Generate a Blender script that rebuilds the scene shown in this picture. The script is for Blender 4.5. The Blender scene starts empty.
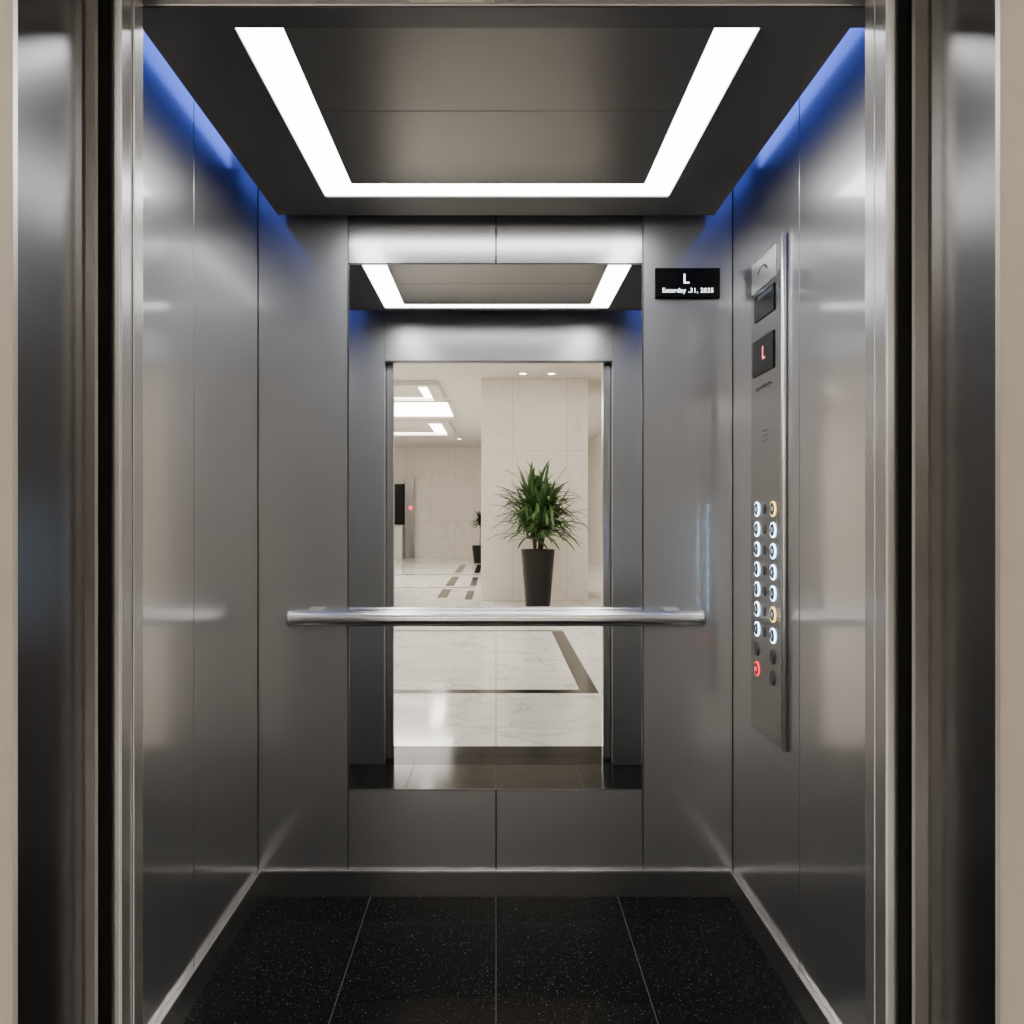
import bpy, bmesh, math, random
from mathutils import Vector, Matrix
random.seed(7)
S = bpy.context.scene
COL = S.collection
W = {}
CH = 1.28
# ------------------------------------------------------------------ materials
def new_mat(name):
    m = bpy.data.materials.new(name); m.use_nodes = True
    nt = m.node_tree; b = nt.nodes['Principled BSDF']
    return m, nt, b
def N(nt, t, **kw):
    n = nt.nodes.new(t)
    for k, v in kw.items(): setattr(n, k, v)
    return n
def plain(name, col, rough=.5, metal=0., spec=.5):
    m, nt, b = new_mat(name)
    b.inputs['Base Color'].default_value = (*col, 1)
    b.inputs['Roughness'].default_value = rough
    b.inputs['Metallic'].default_value = metal
    b.inputs['Specular IOR Level'].default_value = spec
    n = N(nt, 'ShaderNodeTexNoise'); n.inputs['Scale'].default_value = 4
    mr = N(nt, 'ShaderNodeMapRange')
    mr.inputs['To Min'].default_value = max(0, rough*.97); mr.inputs['To Max'].default_value = min(1, rough*1.03)
    nt.links.new(n.outputs['Fac'], mr.inputs['Value']); nt.links.new(mr.outputs['Result'], b.inputs['Roughness'])
    return m
def steel(name, col, rough, metal=1., coat=0., crough=.1, streak=(300, 300, .6), amt=.012, cior=1.5):
    m, nt, b = new_mat(name)
    mp = N(nt, 'ShaderNodeMapping')
    mp.inputs['Scale'].default_value = streak
    g = N(nt, 'ShaderNodeNewGeometry')
    nt.links.new(g.outputs['Position'], mp.inputs['Vector'])
    n = N(nt, 'ShaderNodeTexNoise'); n.inputs['Scale'].default_value = 1; n.inputs['Detail'].default_value = 2
    nt.links.new(mp.outputs['Vector'], n.inputs['Vector'])
    mx = N(nt, 'ShaderNodeMix', data_type='RGBA')
    mx.inputs[6].default_value = (*[c*(1-amt) for c in col], 1); mx.inputs[7].default_value = (*[min(1, c*(1+amt)) for c in col], 1)
    nt.links.new(n.outputs['Fac'], mx.inputs[0]); nt.links.new(mx.outputs[2], b.inputs['Base Color'])
    b.inputs['Roughness'].default_value = rough
    b.inputs['Metallic'].default_value = metal
    b.inputs['Coat Weight'].default_value = coat
    b.inputs['Coat Roughness'].default_value = crough
    b.inputs['Coat IOR'].default_value = cior
    return m
def emis(name, col, st, base=None):
    m, nt, b = new_mat(name)
    b.inputs['Base Color'].default_value = (*(base or col), 1)
    b.inputs['Emission Color'].default_value = (*col, 1)
    b.inputs['Emission Strength'].default_value = st
    b.inputs['Roughness'].default_value = .4
    return m
def granite(name, spec=.12, k=1.0):
    m, nt, b = new_mat(name)
    g = N(nt, 'ShaderNodeNewGeometry')
    last = None
    for sc, th, val in ((90, .13, .26), (165, .17, .18)):
        v = N(nt, 'ShaderNodeTexVoronoi'); v.inputs['Scale'].default_value = sc
        nt.links.new(g.outputs['Position'], v.inputs['Vector'])
        lt = N(nt, 'ShaderNodeMath', operation='LESS_THAN'); lt.inputs[1].default_value = th
        nt.links.new(v.outputs['Distance'], lt.inputs[0])
        sp = N(nt, 'ShaderNodeSeparateColor'); nt.links.new(v.outputs['Color'], sp.inputs[0])
        pw = N(nt, 'ShaderNodeMath', operation='POWER'); pw.inputs[1].default_value = 1.6; nt.links.new(sp.outputs[0], pw.inputs[0])
        mu = N(nt, 'ShaderNodeMath', operation='MULTIPLY'); nt.links.new(lt.outputs[0], mu.inputs[0]); nt.links.new(pw.outputs[0], mu.inputs[1])
        m2 = N(nt, 'ShaderNodeMath', operation='MULTIPLY'); m2.inputs[1].default_value = val*k; nt.links.new(mu.outputs[0], m2.inputs[0])
        if last:
            ad = N(nt, 'ShaderNodeMath', operation='ADD'); nt.links.new(last.outputs[0], ad.inputs[0]); nt.links.new(m2.outputs[0], ad.inputs[1]); last = ad
        else: last = m2
    ad = N(nt, 'ShaderNodeMath', operation='ADD'); ad.inputs[1].default_value = .007; nt.links.new(last.outputs[0], ad.inputs[0])
    nt.links.new(ad.outputs[0], b.inputs['Base Color'])
    b.inputs['Roughness'].default_value = .12
    b.inputs['Specular IOR Level'].default_value = spec
    return m
def marble(name, c1, c2, joint, tw, th, rough, wall=True, off=.5, spec=.5, sc=1.1, mort=.004):
    m, nt, b = new_mat(name)
    g = N(nt, 'ShaderNodeNewGeometry')
    sp = N(nt, 'ShaderNodeSeparateXYZ'); nt.links.new(g.outputs['Position'], sp.inputs[0])
    cb = N(nt, 'ShaderNodeCombineXYZ')
    if wall:
        ad = N(nt, 'ShaderNodeMath', operation='ADD')
        nt.links.new(sp.outputs['X'], ad.inputs[0]); nt.links.new(sp.outputs['Y'], ad.inputs[1])
        nt.links.new(ad.outputs[0], cb.inputs['X']); nt.links.new(sp.outputs['Z'], cb.inputs['Y'])
    else:
        nt.links.new(sp.outputs['X'], cb.inputs['X']); nt.links.new(sp.outputs['Y'], cb.inputs['Y'])
    n = N(nt, 'ShaderNodeTexNoise'); n.inputs['Scale'].default_value = sc; n.inputs['Detail'].default_value = 8
    n.inputs['Distortion'].default_value = .9
    nt.links.new(g.outputs['Position'], n.inputs['Vector'])
    r = N(nt, 'ShaderNodeValToRGB')
    e = r.color_ramp.elements
    e[0].position = .3; e[0].color = (*c1, 1); e[1].position = .7; e[1].color = (*[c*.95 for c in c1], 1)
    k = e.new(.5); k.color = (*c2, 1)
    k2 = e.new(.475); k2.color = (*[a*.75+b_*.25 for a, b_ in zip(c1, c2)], 1)
    k3 = e.new(.512); k3.color = (*c1, 1)
    nt.links.new(n.outputs['Fac'], r.inputs['Fac'])
    br = N(nt, 'ShaderNodeTexBrick'); br.offset = off
    br.inputs['Scale'].default_value = 1; br.inputs['Brick Width'].default_value = tw; br.inputs['Row Height'].default_value = th
    br.inputs['Mortar Size'].default_value = mort; br.inputs['Mortar Smooth'].default_value = .1
    br.inputs['Mortar'].default_value = (*joint, 1)
    nt.links.new(cb.outputs[0], br.inputs['Vector'])
    nt.links.new(r.outputs['Color'], br.inputs['Color1']); nt.links.new(r.outputs['Color'], br.inputs['Color2'])
    nt.links.new(br.outputs['Color'], b.inputs['Base Color'])
    b.inputs['Roughness'].default_value = rough
    b.inputs['Specular IOR Level'].default_value = spec
    return m
def leafmat(name, c1, c2):
    m, nt, b = new_mat(name)
    g = N(nt, 'ShaderNodeNewGeometry')
    n = N(nt, 'ShaderNodeTexNoise'); n.inputs['Scale'].default_value = 9
    nt.links.new(g.outputs['Position'], n.inputs['Vector'])
    mx = N(nt, 'ShaderNodeMix', data_type='RGBA'); mx.inputs[6].default_value = (*c1, 1); mx.inputs[7].default_value = (*c2, 1)
    nt.links.new(n.outputs['Fac'], mx.inputs[0]); nt.links.new(mx.outputs[2], b.inputs['Base Color'])
    b.inputs['Roughness'].default_value = .45
    return m

M = {}
M['wall'] = steel('brushed_wall_steel', (.315, .32, .336), .31, .84, .9, .11)
M['wall_b'] = steel('back_wall_steel', (.318, .322, .335), .36, .8, .9, .07, cior=1.6)
M['wall_c'] = steel('satin_wall_steel', (.43, .433, .438), .22, .88)
M['wall_f'] = steel('front_return_steel', (.45, .455, .465), .32, .8)
M['header'] = steel('header_steel', (.50, .50, .505), .30, .85)
M['jamb'] = steel('frame_steel', (.235, .233, .235), .24, .98)
M['door'] = steel('door_steel', (.50, .50, .505), .22, .9)
M['guard'] = steel('door_edge_steel', (.58, .58, .585), .24, .85)
M['dark_steel'] = steel('dark_steel', (.10, .10, .105), .35, .8)
M['base'] = steel('baseboard_steel', (.27, .268, .27), .27, .9)
M['ceil'] = steel('dark_ceiling_metal', (.105, .102, .102), .30, .9)
M['ceil_in'] = steel('ceiling_centre_metal', (.165, .16, .157), .30, .9)
M['chrome'] = plain('polished_chrome', (.80, .80, .80), .14, 1)
M['rail'] = plain('polished_rail_steel', (.80, .80, .80), .21, .97)
M['cop'] = steel('panel_steel', (.30, .30, .305), .25, .92)
M['cop_edge'] = steel('panel_edge_steel', (.78, .775, .77), .28, .85)
M['mirror'] = plain('mirror_silver', (.94, .94, .935), .0, 1)
M['black'] = plain('matte_black', (.003, .003, .003), .8, 0, .1)
M['glass_black'] = plain('black_glass', (.003, .003, .003), .25, 0, .15)
M['shaft'] = plain('shaft_black', (.01, .01, .01), .9, 0, .1)
M['granite'] = granite('black_granite', .05)
M['granite_sill'] = granite('black_granite_threshold', .02, .7)
M['grout'] = plain('grey_grout', (.12, .12, .12), .6, 0, .1)
M['marble_wall'] = marble('beige_marble', (.78, .73, .66), (.69, .63, .55), (.60, .55, .48), 1.5, 1.1, .35, mort=.008)
M['plain_wall'] = marble('smooth_beige_stone', (.30, .26, .22), (.285, .245, .205), (.30, .26, .22), 60, 60, .4)
M['marble_col'] = marble('column_marble', (.86, .81, .74), (.77, .71, .63), (.66, .60, .53), .8125, 1.12, .3, off=0, sc=1.6, mort=.005)
M['marble_floor'] = marble('white_marble', (.88, .87, .84), (.60, .59, .57), (.48, .47, .45), 1.2, 1.2, .09, wall=False, off=0, sc=1.3, mort=.005)
M['band'] = granite('dark_floor_band', .3)
M['band_grey'] = plain('taupe_floor_band', (.30, .28, .26), .15)
M['lobby_ceiling'] = plain('warm_white_paint', (.72, .68, .62), .7)
M['light'] = emis('white_light', (1., .99, .98), 15)
M['lobby_light'] = emis('warm_light', (1., .94, .855), 15)
M['blue'] = emis('blue_led', (.12, .20, 1.), 4.2)
M['white_txt'] = emis('white_pixels', (.85, .92, 1.), 4)
M['red_txt'] = emis('red_pixels', (1., .22, .22), 2)
M['ring_white'] = emis('ring_white', (.50, .74, 1.), 12)
M['ring_yellow'] = emis('ring_yellow', (1., .62, .14), 5)
M['ring_red'] = emis('ring_red', (1., .03, .05), 3)
M['num'] = emis('numeral_glow', (.6, .8, 1.), .6)
M['cap_dark'] = plain('cap_dark', (.05, .053, .056), .3, .4)
M['hole'] = plain('faint_hole_grey', (.16, .16, .16), .4, .6)
M['blue_screen'] = emis('blue_screen', (.25, .38, .6), .07, (.03, .04, .05))
M['pot'] = plain('dark_planter', (.008, .007, .0065), .4, 0, .25)
M['soil'] = plain('soil', (.03, .02, .012), .9)
M['leaf'] = leafmat('leaf', (.02, .06, .014), (.08, .17, .045))
M['leaf2'] = leafmat('leaf_dark', (.015, .03, .012), (.03, .06, .02))
M['stem'] = plain('stem', (.07, .06, .03), .7)
M['white_counter'] = plain('white_counter', (.75, .72, .67), .3)

# ------------------------------------------------------------------ helpers
def BM(): return bmesh.new()
def box(bm, x0, x1, y0, y1, z0, z1, bev=0, mi=0, seg=2):
    b2 = bmesh.new()
    bmesh.ops.create_cube(b2, size=1)
    for v in b2.verts:
        v.co = Vector(((x0+x1)/2+v.co.x*(x1-x0), (y0+y1)/2+v.co.y*(y1-y0), (z0+z1)/2+v.co.z*(z1-z0)))
    if bev: bmesh.ops.bevel(b2, geom=b2.edges[:], offset=bev, segments=seg, affect='EDGES', profile=.5)
    for f in b2.faces: f.material_index = mi
    me = bpy.data.meshes.new('t'); b2.to_mesh(me); b2.free(); bm.from_mesh(me); bpy.data.meshes.remove(me)
    return bm
def prism(bm, pts, z0, z1):
    lo = [bm.verts.new((x, y, z0)) for x, y in pts]; hi = [bm.verts.new((x, y, z1)) for x, y in pts]
    n = len(pts)
    bm.faces.new(lo); bm.faces.new(hi)
    for i in range(n): bm.faces.new((lo[i], lo[(i+1) % n], hi[(i+1) % n], hi[i]))
    return bm
def lathe(bm, c, axis, prof, n=32, mi=0):
    """prof: list of (r, t) along the axis from point c"""
    ax = Vector(axis).normalized()
    u = ax.orthogonal().normalized(); w = ax.cross(u)
    rows = []
    for r, t in prof:
        rows.append([bm.verts.new(Vector(c)+ax*t+(u*math.cos(2*math.pi*i/n)+w*math.sin(2*math.pi*i/n))*r) for i in range(n)])
    fs = []
    for a, b_ in zip(rows, rows[1:]):
        for i in range(n):
            f = bm.faces.new((a[i], a[(i+1) % n], b_[(i+1) % n], b_[i])); f.smooth = True; fs.append(f)
    if prof[0][0] > 1e-6:
        f = bm.faces.new([bm.verts.new(v.co) for v in rows[0]]); fs.append(f)
    if prof[-1][0] > 1e-6:
        f = bm.faces.new([bm.verts.new(v.co) for v in rows[-1]]); fs.append(f)
    for f in fs: f.material_index = mi
    return bm
def obj(name, bm, mats, parent=None):
    if not isinstance(mats, (list, tuple)): mats = [mats]
    bmesh.ops.recalc_face_normals(bm, faces=bm.faces[:])
    co = [v.co for v in bm.verts]
    o0 = Vector(((min(c.x for c in co)+max(c.x for c in co))/2, (min(c.y for c in co)+max(c.y for c in co))/2, min(c.z for c in co)))
    bmesh.ops.translate(bm, vec=-o0, verts=bm.verts[:])
    me = bpy.data.meshes.new(name); bm.to_mesh(me); bm.free()
    for m in mats: me.materials.append(m)
    o = bpy.data.objects.new(name, me); COL.objects.link(o)
    W[o.name] = o0
    if parent: o.parent = parent; o.location = o0-W[parent.name]
    else: o.location = o0
    return o
def tag(o, label, cat, group=None):
    o['label'] = label; o['category'] = cat
    if group: o['group'] = group
    return o
def thing(name, label, cat, loc, group=None):
    o = bpy.data.objects.new(name, None); COL.objects.link(o); o.location = loc; o.empty_display_size = .1
    W[o.name] = Vector(loc)
    return tag(o, label, cat, group)
def struct(name, bm, mats, parent=None):
    o = obj(name, bm, mats, parent)
    if not parent: o['kind'] = 'structure'
    return o
def text_bm(s, size, mat4, extrude=.0006, sx=1.0, space=1.0):
    cu = bpy.data.curves.new('t', 'FONT'); cu.body = s; cu.size = size; cu.extrude = extrude; cu.space_character = space
    cu.align_x = 'CENTER'; cu.align_y = 'CENTER'; cu.resolution_u = 3
    to = bpy.data.objects.new('t', cu); COL.objects.link(to)
    dg = bpy.context.evaluated_depsgraph_get(); dg.update()
    me = bpy.data.meshes.new_from_object(to.evaluated_get(dg))
    bm = bmesh.new(); bm.from_mesh(me)
    for v in bm.verts: v.co.x *= sx
    bmesh.ops.transform(bm, matrix=mat4, verts=bm.verts[:])
    bpy.data.objects.remove(to); bpy.data.curves.remove(cu); bpy.data.meshes.remove(me)
    return bm
RB = Matrix.Rotation(math.pi/2, 4, 'X')
RR = Matrix.Rotation(-math.pi/2, 4, 'Z') @ RB

# ------------------------------------------------------------------ cab shell
XL, XR, YB, YF, ZT = -.802, .798, 2.78, 1.333, 2.52
ZP = 2.272
def wall_panels(name, backing, panels, mats):
    w = struct(name, backing, M['shaft'])
    for p, m in zip(panels, mats):
        bm = BM(); box(bm, *p, bev=.0015, seg=1); obj('wall_panel', bm, M[m], w)
    return w
g = .0012
bm = BM(); box(bm, XL-.06, XL-.013, YF, YB+.06, 0, ZT)
wall_panels('wall_left', bm, [(XL-.012, XL, YF, 2.19-g, .085, ZT), (XL-.012, XL, 2.19+g, YB-.001, .085, ZT)], ['wall', 'wall'])
bm = BM(); box(bm, XR+.013, XR+.06, YF, YB+.06, 0, ZT)
wall_panels('wall_right', bm, [(XR, XR+.012, YF, 2.17-g, .085, ZT), (XR, XR+.012, 2.17+g, YB-.001, .085, ZT)], ['wall', 'wall'])
bm = BM(); box(bm, XL-.012, XR+.012, YB+.013, YB+.06, 0, ZT)
ML, MR, MZ0, MZ1 = -.4987, .4953, .3535, 2.1257
wall_panels('wall_back', bm, [
    (XL+.001, ML-g, YB, YB+.012, .085, ZT), (MR+g, XR-.001, YB, YB+.012, .085, ZT),
    (ML+g, -g, YB, YB+.012, MZ1+.002, ZT), (g, MR-g, YB, YB+.012, MZ1+.002, ZT),
    (ML+g, -g, YB, YB+.012, .085, MZ0-.002), (g, MR-g, YB, YB+.012, .085, MZ0-.002)],
    ['wall_b', 'wall_b', 'wall_c', 'wall_c', 'wall_b', 'wall_b'])
# front of the cab around the opening
bm = BM(); box(bm, XL-.06, -.572, 1.29, YF, 0, ZT, .002); struct('wall_front_left', bm, M['wall_f'])
bm = BM(); box(bm, .598, XR+.06, 1.29, YF, 0, ZT, .002); struct('wall_front_right', bm, M['wall_f'])
bm = BM(); box(bm, -.571, .597, 1.28, YF, 2.0705, ZT, .002); struct('wall_front_top', bm, M['header'])
bm = BM(); box(bm, -.571, .597, 1.28, YF, 2.067, 2.070); struct('trim_15', bm, M['dark_steel'])
# baseboards
bt = .015
bm = BM(); box(bm, XL, XR, YB-bt, YB, .0, .084, .001); bb = struct('baseboard_back', bm, M['base'])
bm = BM(); box(bm, XL, XR, YB-bt, YB, .0842, .088, .001); obj('edge_highlight', bm, M['guard'], bb)  # pale top strips on all baseboards imitate a bright highlight line
bm = BM(); box(bm, XL, XL+bt, YF, YB-bt, .0, .084, .001); bb = struct('baseboard_left', bm, M['base'])
bm = BM(); box(bm, XL, XL+bt, YF, YB-bt, .0842, .088, .001); obj('edge_highlight', bm, M['guard'], bb)
bm = BM(); box(bm, XR-bt, XR, YF, YB-bt, .0, .084, .001); bb = struct('baseboard_right', bm, M['base'])
bm = BM(); box(bm, XR-bt, XR, YF, YB-bt, .0842, .088, .001); obj('edge_highlight', bm, M['guard'], bb)
# floor
bm = BM(); box(bm, XL-.06, XR+.06, YF, YB+.06, -.05, -.0008, mi=1)
xs = [XL-.05, -.421, 0, .408, XR+.05]
for a, b_ in zip(xs, xs[1:]): box(bm, a+.0011, b_-.0011, YF, YB+.05, -.03, 0, .0003, 0, 1)
struct('floor', bm, [M['granite'], M['grout']])
bm = BM(); box(bm, -.9, .9, 1.005, 1.185, -.05, 0, .001); struct('floor_threshold', bm, M['granite_sill'])
bm = BM(); box(bm, -.9, .9, .995, 1.004, -.05, .001, .001)
struct('trim_1', bm, M['base'])
bm = BM(); box(bm, -.8, .8, 1.186, 1.332, -.05, 0, .001)
struct('trim_2', bm, M['granite_sill'])
# ceiling: top slab and suspended panel with light frame
bm = BM(); box(bm, XL-.06, XR+.06, 1.28, YB+.06, ZT, ZT+.03); struct('ceiling', bm, M['dark_steel'])
LX0, LX1, LY0, LY1 = -.531, .537, 1.605, 2.573     # outer of light frame
IX0, IX1, IY0, IY1 = -.4365, .448, 1.676, 2.4725  # inner
px0, px1, py0, py1 = -.722, .722, 1.565, 2.73
cp = BM(); zt = ZP+.03
box(cp, px0, LX0-g, py0, py1, ZP, zt, .0008, seg=1); box(cp, LX1+g, px1, py0, py1, ZP, zt, .0008, seg=1)
box(cp, LX0-g, LX1+g, LY1+g, py1, ZP, zt); box(cp, LX0-g, LX1+g, py0, LY0-g, ZP, zt)
box(cp, px0, px1, py0, py1, zt, zt+.008)
box(cp, px0, px0+.012, py0, py1, zt+.008, ZT-.001); box(cp, px1-.012, px1, py0, py1, zt+.008, ZT-.001)
box(cp, px0+.012, px1-.012, py0, py0+.01, zt+.008, ZT-.001)
cpo = struct('ceiling_suspended', cp, M['ceil'])
for a, b_ in ((IY0, 2.026), (2.026, IY1)):
    bm = BM(); box(bm, IX0+.002, IX1-.002, a+g, b_-g, ZP, zt, .001, seg=1); obj('centre_panel', bm, M['ceil_in'], cpo)
# light frame
t = thing('ceiling_light', 'bright white rectangular strip light frame recessed in the dark elevator ceiling', 'ceiling light', (0, 2.08, ZP+.004))
bm = BM(); zl = ZP+.004
box(bm, LX0, IX0, LY0, LY1, zl, zl+.012); box(bm, IX1, LX1, LY0, LY1, zl, zl+.012)
box(bm, IX0, IX1, IY1, LY1, zl, zl+.012); box(bm, IX0, IX1, LY0, IY0, zl, zl+.012)
obj('diffuser', bm, M['light'], t)
# blue cove strips
for sx, lab in ((-1, 'blue LED cove strip between ceiling panel and left elevator wall'), (1, 'blue LED cove strip between ceiling panel and right elevator wall')):
    bm = BM(); xa = sx*.7222; xb = sx*.7275
    box(bm, min(xa, xb), max(xa, xb), 1.57, 2.725, ZP+.155, ZT-.0005)
    tag(obj('led_strip', bm, M['blue']), lab, 'light strip')

# ------------------------------------------------------------------ mirror
t = thing('mirror', 'tall rectangular wall mirror reflecting the marble lobby, behind the handrail', 'mirror', (0, YB, MZ0))
bm = BM(); box(bm, ML+.003, MR-.003, YB+.002, YB+.008, MZ0+.002, MZ1-.002); obj('mirror_glass', bm, M['mirror'], t)
bm = BM(); e = .0022
box(bm, ML+.0008, ML+.003, YB-.001, YB+.010, MZ0, MZ1); box(bm, MR-.003, MR-.0008, YB-.001, YB+.010, MZ0, MZ1)
box(bm, ML+.003, MR-.003, YB-.001, YB+.010, MZ1-.002, MZ1); box(bm, ML+.003, MR-.003, YB-.001, YB+.010, MZ0, MZ0+.002)
obj('frame', bm, M['dark_steel'], t)

# ------------------------------------------------------------------ handrail
zr, yr, rr = .938, 2.738, .0275
t = thing('handrail', 'horizontal polished steel handrail across the back wall and mirror', 'handrail', (0, yr, zr-rr))
bm = BM(); lathe(bm, (-.683, yr, zr), (1, 0, 0), [(rr, 0), (rr, 1.366)], 96); obj('rail', bm, M['rail'], t)
for x, d in ((-.683, -1), (.683, 1)):
    bm = BM(); lathe(bm, (x, yr, zr), (d, 0, 0), [(rr+.001, -.004), (rr+.001, .004), (rr-.003, .008)], 48); obj('end_cap', bm, M['rail'], t)
for x in (-.597, .585):
    bm = BM(); lathe(bm, (x, yr+rr-.006, zr), (0, 1, 0), [(.012, 0), (.012, .012), (.024, .013), (.024, YB-yr-rr+.006)], 24)
    br = obj('bracket', bm, M['chrome'], t)
    bm = BM(); box(bm, x-.023, x+.023, yr-.004, YB-.001, zr+rr-.002, zr+rr+.006, .0015); obj('mounting_plate', bm, M['cop_edge'], br)

# ------------------------------------------------------------------ display on back wall
t = thing('floor_display', 'small black rectangular display high on the back wall beside the mirror, white L and date', 'display', (.6435, YB, 2.008))
bm = BM(); box(bm, .5357, .7514, YB-.014, YB, 2.008, 2.109, .002); obj('housing', bm, M['black'], t)
bm = BM(); box(bm, .539, .748, YB-.0155, YB-.0138, 2.0115, 2.1055); sc = obj('screen', bm, M['glass_black'], t)
bm = text_bm('L', .045, Matrix.Translation((.637, YB-.0162, 2.070)) @ RB); obj('floor_letter', bm, M['white_txt'], sc)
bm = text_bm('Saturday .31, 2035', .0215, Matrix.Translation((.643, YB-.0162, 2.032)) @ RB, sx=.93, space=1.13); obj('date_text', bm, M['white_txt'], sc)

# ------------------------------------------------------------------ control panel (right wall)
xf = .786; K = xf/.773; cy0, cy1 = 2.266, 2.543; cz0, cz1 = .633, 2.053
t = thing('control_panel', 'tall narrow steel elevator control panel with lit round buttons on the right wall', 'control panel', (XR, 2.40, cz0))
bm = BM(); box(bm, xf, XR+.0005, cy0, cy1, cz0, cz1, .003); obj('body', bm, M['cop'], t)
bm = BM(); lathe(bm, (xf+.0045, cy0-.0005, cz0-.003), (0, 0, 1), [(.005, 0), (.0075, .002), (.0075, cz1-cz0+.004), (.005, cz1-cz0+.006)], 28)
obj('edge_strip', bm, M['cop_edge'], t)
def fbox(bm, d0, d1, y0, y1, h0, h1, bev=0):
    return box(bm, xf-d1, xf-d0, y0*K, y1*K, CH+h0*K, CH+h1*K, bev)
bm = BM(); fbox(bm, 0, .003, 2.275, 2.485, .66, .748, .001); bd = obj('badge_plate', bm, M['cop_edge'], t)
bm = BM()
for i in range(14):   # small engraved swoosh
    a = math.pi*(.15+i*.05); y = 2.385-.045*math.cos(a); h = .69+.03*math.sin(a)
    fbox(bm, .0029, .0045, y-.006, y+.006, h-.0015, h+.0015)
obj('emblem', bm, M['dark_steel'], bd)
bm = BM(); fbox(bm, 0, .004, 2.285, 2.46, .57, .645, .001); sc = obj('upper_screen', bm, M['glass_black'], t)
bm = BM(); fbox(bm, .0038, .0048, 2.295, 2.42, .628, .639); obj('status_bar', bm, M['blue_screen'], sc)
bm = BM(); fbox(bm, 0, .004, 2.290, 2.475, .41, .515, .001); sc = obj('floor_indicator', bm, M['glass_black'], t)
bm = text_bm('L', .055, Matrix.Translation((xf-.0045, 2.372*K, CH+.466*K)) @ RR); obj('floor_letter', bm, M['red_txt'], sc)
bm = BM()
for i in range(7):
    y = 2.315+i*.021; fbox(bm, -.001, .001, y-.007, y+.007, .368, .376)
    if i % 2: fbox(bm, -.001, .001, y-.002, y+.002, .362, .382)
obj('engraving', bm, M['dark_steel'], t)
bm = BM()
for i in range(4):
    for j in range(3):
        lathe(bm, (xf-.0005, (2.35+i*.014)*K, CH+(.215+j*.014)*K), (-1, 0, 0), [(.002, 0), (.002, .0008)], 10)
obj('speaker_holes', bm, M['hole'], t)
def button(y, z, kind, num):
    r = .0218
    bm = BM(); lathe(bm, (xf, y, z), (-1, 0, 0), [(r-.003, 0), (r-.003, .003), (r-.005, .004)], 28)
    b_ = obj('button', bm, M['cap_dark'], t)
    bm = BM(); lathe(bm, (xf, y, z), (-1, 0, 0), [(r, 0), (r, .0018), (r-.0008, .0026), (r-.0026, .0026), (r-.0028, .0018)], 28)
    obj('ring', bm, M[{'w': 'ring_white', 'y': 'ring_yellow', 'r': 'ring_red', 'd': 'cap_dark'}[kind]], b_)
    if num:
        bm = text_bm(num, .018, Matrix.Translation((xf-.0045, y, z)) @ RR)
        obj('numeral', bm, M['num'], b_)
    elif kind == 'r':
        bm = BM(); lathe(bm, (xf-.0045, y, z-.006), (0, 0, 1), [(.009, 0), (.007, .004), (.005, .011), (.0, .013)], 14)
        for v in bm.verts: v.co.x = xf-.0045+(v.co.x-xf+.0045)*.15
        obj('bell_symbol', bm, M['ring_red'], b_)
z0 = CH+.017*K
left = ['w']*7+['d', 'r']; right = ['y', 'w', 'w', 'w', 'w', 'y', 'w', 'd', 'd']
for k in range(9):
    z = z0-.059*K*k
    button(2.443*K, z, left[k], str(13-2*k) if k < 7 else None)
    button(2.302*K, z, right[k], str(14-2*k) if k < 7 else None)
    if k < 7:
        ym = 2.374*K
        bm = BM(); lathe(bm, (xf, ym, z), (-1, 0, 0), [(.014, 0), (.014, .0015)], 20)
        lathe(bm, (xf-.0015, ym, z+.004), (-1, 0, 0), [(.003, 0), (.002, .001)], 8); lathe(bm, (xf-.0015, ym, z-.004), (-1, 0, 0), [(.003, 0), (.002, .001)], 8)
        obj('tactile_plate', bm, M['cap_dark'], t)

# ------------------------------------------------------------------ doors, frame
def slab(name, x0, x1, y0, y1):
    bm = BM(); box(bm, x0, x1, y0, y1, .004, 2.10, .003); return struct(name, bm, M['door'])
d = slab('door_1', -.80, -.5405, 1.190, 1.214)
bm = BM(); box(bm, -.5415, -.5385, 1.187, 1.2212, .004, 2.09, .001); obj('edge_guard', bm, M['guard'], d)
d = slab('door_2', -.80, -.5365, 1.225, 1.250)
bm = BM(); box(bm, -.5385, -.5356, 1.2215, 1.253, .004, 2.06, .001); box(bm, -.572, -.5386, 1.2505, 1.253, .004, 2.06)
obj('edge_guard', bm, M['guard'], d)
d = slab('door_3', .5625, .80, 1.190, 1.214)
bm = BM(); box(bm, .5608, .5635, 1.187, 1.2212, .004, 2.09, .001); obj('edge_guard', bm, M['guard'], d)
d = slab('door_4', .5610, .80, 1.225, 1.250)
bm = BM(); box(bm, .5602, .5624, 1.2215, 1.253, .004, 2.06, .001); box(bm, .5625, .597, 1.2505, 1.253, .004, 2.06)
obj('edge_guard', bm, M['guard'], d)
bm = BM(); box(bm, -.602, -.5525, 1.1825, 1.1865, 0, 2.12); box(bm, .5775, .63, 1.1825, 1.1865, 0, 2.12)  # black strips stand in for the shadow gap between frame and doors
struct('trim_3', bm, M['black'])
bm = BM()
prism(bm, [(-.600, 1.035), (-.585, 1.165), (-.582, 1.17), (-.569, 1.17), (-.566, 1.173), (-.566, 1.182), (-.606, 1.182), (-.606, 1.035)], 0, 2.12)
prism(bm, [(.6265, 1.035), (.6155, 1.165), (.6125, 1.17), (.5944, 1.17), (.5914, 1.173), (.5914, 1.182), (.6325, 1.182), (.6325, 1.035)], 0, 2.12)
box(bm, -.606, .6325, 1.035, 1.182, 2.12, 2.15)
struct('trim_4', bm, M['jamb'])
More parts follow.
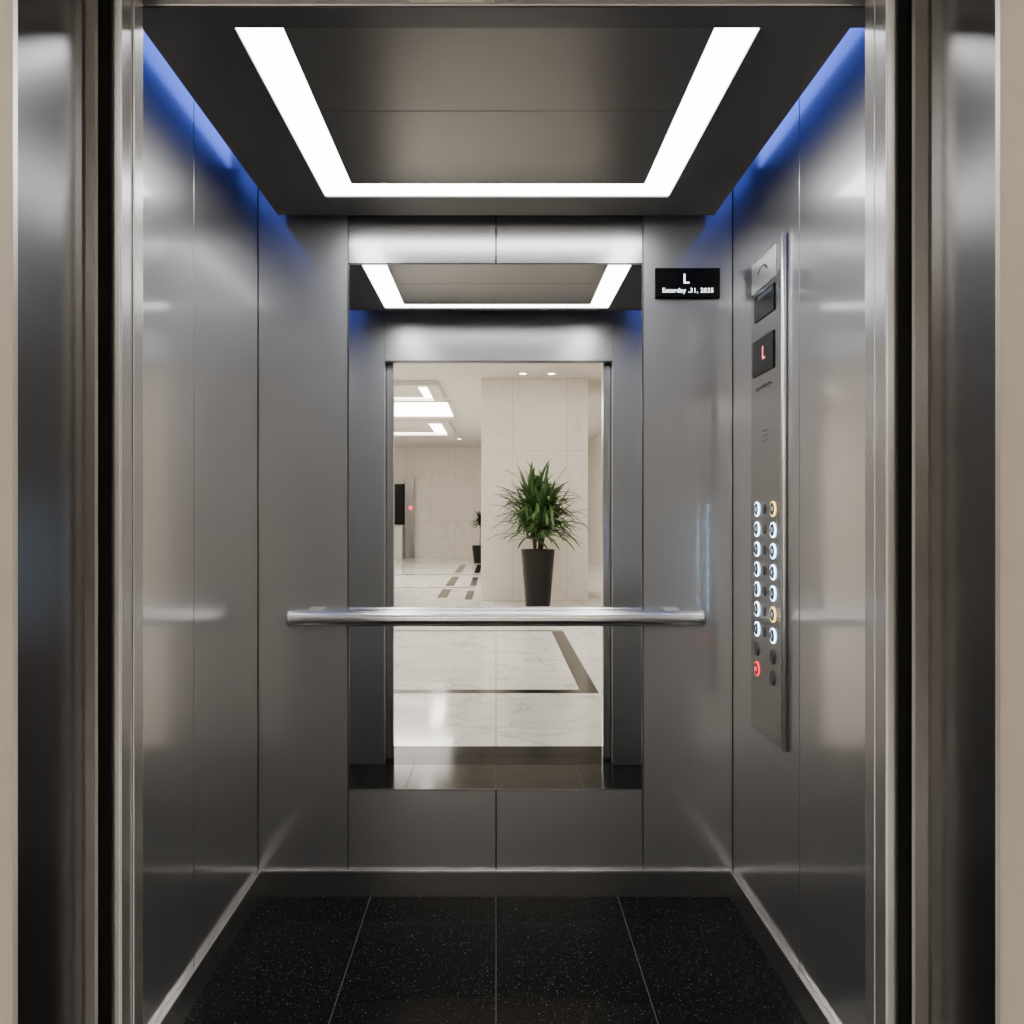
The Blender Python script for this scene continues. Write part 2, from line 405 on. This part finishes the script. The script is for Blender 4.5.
bm = BM(); box(bm, -.9, .9, 1.182, 1.279, 2.11, 2.56); struct('trim_5', bm, M['dark_steel'])
for x0, x1 in ((-.93, -.86), (.86, .93)):
    bm = BM(); box(bm, x0, x1, 1.17, 1.36, 0, 2.56); struct('trim_6' if x0 < 0 else 'trim_7', bm, M['shaft'])  # unseen boxes added to stop light leaking in beside the doors
bm = BM(); box(bm, -.135, -.002, 1.268, 1.2795, 2.0735, 2.105, .002)
tag(obj('door_sensor', bm, M['white_counter']), 'small pale sensor plate on the header above the door opening', 'sensor')

# ------------------------------------------------------------------ lobby
LXL, LXR, LYF, HC = -4.6, 2.6, -19.05, 3.32
bm = BM(); box(bm, LXL, -.607, 1.04, 1.17, 0, HC); box(bm, .6335, LXR, 1.04, 1.17, 0, HC); box(bm, -.607, .6335, 1.04, 1.17, 2.151, HC)
struct('wall_lobby_elevator', bm, M['plain_wall'])
bm = BM(); box(bm, LXL, LXR, LYF, .994, -.05, 0); struct('floor_lobby', bm, M['marble_floor'])
bm = BM(); box(bm, LXL, -.901, .994, 1.04, -.05, 0); box(bm, .901, LXR, .994, 1.04, -.05, 0); struct('floor_lobby_edge', bm, M['marble_floor'])
bm = BM(); box(bm, LXL, LXR, LYF-.1, LYF, 0, HC); struct('wall_lobby_far', bm, M['marble_wall'])
bm = BM(); box(bm, LXL-.1, LXL, LYF-.1, 1.17, 0, HC); struct('wall_lobby_left', bm, M['marble_wall'])
bm = BM(); box(bm, LXR, LXR+.1, LYF-.1, 1.17, 0, HC); struct('wall_lobby_right', bm, M['marble_wall'])
bm = BM(); box(bm, LXL-.1, LXR+.1, LYF-.1, 1.17, HC, HC+.1); struct('ceiling_lobby', bm, M['lobby_ceiling'])
tn = [7]
def band(x0, x1, y0, y1, m='band'):
    tn[0] += 1 if tn[0] != 14 else 2
    bm = BM(); box(bm, x0, x1, y0, y1, -.01, .0015); struct('trim_%d' % tn[0], bm, M[m])
band(LXL+.3, .74, -.48, -.36)
band(.61, .74, -3.5, -.481)
band(LXL+.3, .74, -3.62, -3.501, 'band_grey')
for y0, y1 in ((-8.7, -7.2), (-11.6, -9.3), (-15.6, -12.6)):
    band(-.92, -.76, y0, y1)
for y0, y1 in ((-8.4, -6.9), (-11.4, -9.3), (-15.6, -12.6)):
    band(-.48, -.36, y0, y1)
band(LXL+.3, -.36, -9.1, -8.9, 'band_grey')
band(LXL+.3, -.36, -12.3, -12.0, 'band_grey')
# column
CY = -6.75
t = thing('column', 'wide beige marble column standing behind the tall potted plant', 'column', (.565, -7.5, 0))
bm = BM(); box(bm, -.222, 1.372, -8.3, CY, 0, HC-.001, .004); obj('shaft', bm, M['marble_col'], t)
# planter
def leaves(bm, cx, cy, zl, zh, n, lmin, lmax, wid, el0=20, el1=88, ymin=-99):
    for i in range(n):
        az = random.uniform(0, 2*math.pi); el = math.radians(random.uniform(el0, el1))
        L = random.uniform(lmin, lmax); p = Vector((cx+random.uniform(-.03, .03), cy+random.uniform(-.03, .03), random.uniform(zl, zh)))
        dr = Vector((math.cos(az)*math.cos(el), math.sin(az)*math.cos(el), math.sin(el)))
        side = Vector((-math.sin(az), math.cos(az), 0)); seg = 7; prev = None
        droop = random.uniform(.08, .24)
        pts = []
        for k in range(seg+1):
            pts.append(p.copy()); p = p+dr*(L/seg); dr = (dr+Vector((0, 0, -droop*(.5+k/seg)*1.1))).normalized()
        if min(q.y for q in pts) < ymin:
            for q in pts: q.y = cy+(q.y-cy)*.75
        for k, q in enumerate(pts):
            u = k/seg; w = wid*(.35+1.3*u)*(1-u)**.6 if u < 1 else .001
            fold = Vector((0, 0, w*.35))
            vs = [bm.verts.new(q-side*w+fold), bm.verts.new(q), bm.verts.new(q+side*w+fold)]
            if prev:
                for a in (0, 1):
                    f = bm.faces.new((prev[a], prev[a+1], vs[a+1], vs[a])); f.smooth = True
            prev = vs
def plant(cx, cy, ph, rt, rb, top, spread, label, group, n, lm, stemr):
    t = thing('potted_plant', label, 'potted plant', (cx, cy, 0), group)
    bm = BM(); lathe(bm, (cx, cy, 0), (0, 0, 1), [(rb*.96, 0), (rb, .01), (rt, ph-.01), (rt, ph), (rt-.025, ph), (rt-.03, ph-.05)], 40)
    obj('planter', bm, M['pot'], t)
    bm = BM(); lathe(bm, (cx, cy, ph-.06), (0, 0, 1), [(rt-.032, 0), (rt-.034, .02), (.0, .03)], 24); obj('soil', bm, M['soil'], t)
    bm = BM()
    for i in range(5 if stemr > .02 else 2):
        a = i*1.3; lathe(bm, (cx+.05*math.cos(a), cy+.05*math.sin(a), ph-.04), (.12*math.cos(a), .12*math.sin(a), 1), [(stemr, 0), (stemr*.7, top-ph-.35)], 10)
    obj('stems', bm, M['stem'], t)
    bm = BM()
    if stemr > .02:
        for i in range(8):
            a = i*.9; r_ = .14 if i else 0
            leaves(bm, cx+r_*math.cos(a), cy+r_*math.sin(a), ph+.14, top-.55, n//8, *spread, .035, 2, 82, ymin=CY+.1)
    else: leaves(bm, cx, cy, top-.38, top-.2, n, *spread, .03, -20, 80)
    obj('foliage', bm, M[lm], t)
plant(.585, -5.95, .80, .235, .172, 2.0, (.46, .74), 'tall leafy green plant in a tapered black planter before the marble column', None, 360, 'leaf', .022)
plant(-.44, -16.4, .47, .2, .15, 1.38, (.22, .34), 'small distant dark plant in a black pot, partly hidden behind the marble column', None, 60, 'leaf2', .015)
# far-left items
t = thing('reception_counter', 'white reception counter at the far end of the lobby, below the black screen', 'counter', (-3.5, -18.7, 0))
bm = BM(); box(bm, -4.3, -2.74, -18.95, -18.5, 0, .93, .01); obj('body', bm, M['white_counter'], t)
bm = BM(); box(bm, -4.33, -2.72, -18.98, -18.46, .93, .97, .006); obj('countertop', bm, M['white_counter'], t)
t = thing('wall_screen', 'black rectangular screen on the far lobby wall above the white counter', 'screen', (-3.4, LYF, 1.0))
bm = BM(); box(bm, -4.1, -2.72, LYF, LYF+.06, 1.0, 2.2, .005); obj('housing', bm, M['black'], t)
bm = BM(); box(bm, -4.06, -2.76, LYF+.058, LYF+.063, 1.04, 2.16); obj('screen_panel', bm, M['glass_black'], t)
t = thing('steel_pylon', 'slim brushed steel post with a red indicator at the far lobby wall', 'post', (-2.57, LYF+.15, 0))
bm = BM(); box(bm, -2.69, -2.43, LYF+.04, LYF+.24, 0, 2.38, .004); obj('body', bm, M['jamb'], t)
bm = BM(); lathe(bm, (-2.52, LYF+.24, 1.49), (0, 1, 0), [(.06, 0), (.06, .02)], 16); obj('indicator', bm, M['ring_red'], t)
# lobby lights
def ring(bm, x0, x1, y0, y1, f, z0, z1):
    box(bm, x0, x0+f, y0, y1, z0, z1); box(bm, x1-f, x1, y0, y1, z0, z1)
    box(bm, x0+f, x1-f, y0, y0+f, z0, z1); box(bm, x0+f, x1-f, y1-f, y1, z0, z1)
def lpanel(x0, x1, y0, y1, label):
    t = thing('light_panel', label, 'ceiling light', ((x0+x1)/2, (y0+y1)/2, HC-.03))
    bm = BM(); f = .07; ring(bm, x0, x1, y0, y1, f, HC-.03, HC-.0005)
    obj('frame', bm, M['lobby_ceiling'], t)
    bm = BM(); box(bm, x0+f, x1-f, y0+f, y1-f, HC-.012, HC-.002); obj('diffuser', bm, M['lobby_light'], t)
def coffer(x0, x1, y0, y1, label, w=.16):
    t = thing('ceiling_coffer', label, 'ceiling light', ((x0+x1)/2, (y0+y1)/2, HC-.08))
    bm = BM(); ring(bm, x0, x1, y0, y1, .18, HC-.08, HC-.0005); obj('outer_frame', bm, M['lobby_ceiling'], t)
    bm = BM(); ring(bm, x0+.18, x1-.18, y0+.18, y1-.18, w, HC-.03, HC-.001); obj('light_strip', bm, M['lobby_light'], t)
    a = .18+w
    bm = BM(); box(bm, x0+a, x1-a, y0+a, y1-a, HC-.045, HC-.001, .002); obj('centre_tray', bm, M['lobby_ceiling'], t)
coffer(-3.8, -.88, -8.8, -6.9, 'nearest stepped ceiling tray with a glowing edge, left of the column')
lpanel(-3.6, -.80, -11.4, -9.1, 'large solid bright recessed ceiling light between two glowing ceiling trays')
coffer(-3.8, -1.0, -14.9, -12.0, 'farthest stepped ceiling tray with a glowing edge near the end wall', .3)
lpanel(-3.2, -1.4, -3.4, -1.4, 'added unseen fill light panel in front of the elevator, left side')  # added fill panel out of view, lights jambs and cab
lpanel(1.4, 2.5, -3.4, -1.4, 'added unseen fill light panel in front of the elevator, right side')  # matching fill panel added on the right, also out of view
lpanel(-.6, 1.6, -4.9, -4.3, 'added narrow unseen fill light panel in front of the marble column')  # panel added outside the mirrored view to even out the lobby light
for x, y, lab in ((.39, -6.3, 'small round downlight above the left side of the potted plant'), (.80, -6.3, 'small round downlight above the right side of the potted plant'), (-.98, -16.5, 'small round downlight far back near the end lobby wall')):
    t = thing('downlight', lab, 'ceiling light', (x, y, HC-.01), 'round lobby downlights')
    bm = BM(); lathe(bm, (x, y, HC-.010), (0, 0, 1), [(.06, 0), (.075, .004), (.075, .0095)], 24); obj('trim_ring', bm, M['chrome'], t)
    bm = BM(); lathe(bm, (x, y, HC-.012), (0, 0, 1), [(.05, 0), (.05, .004)], 24); obj('bulb', bm, M['lobby_light'], t)

# ------------------------------------------------------------------ world, camera
w = bpy.data.worlds.new('World'); S.world = w; w.use_nodes = True
w.node_tree.nodes['Background'].inputs[0].default_value = (.05, .05, .055, 1); w.node_tree.nodes['Background'].inputs[1].default_value = .3
cam = bpy.data.cameras.new('Camera'); co = bpy.data.objects.new('Camera', cam); COL.objects.link(co)
co.location = (0, 0, CH); co.rotation_euler = (math.pi/2, 0, 0)
cam.sensor_width = 36; cam.lens = 825/1024*36; cam.shift_x = 16/1024; cam.shift_y = 3/1024; cam.clip_start = .01
S.camera = co
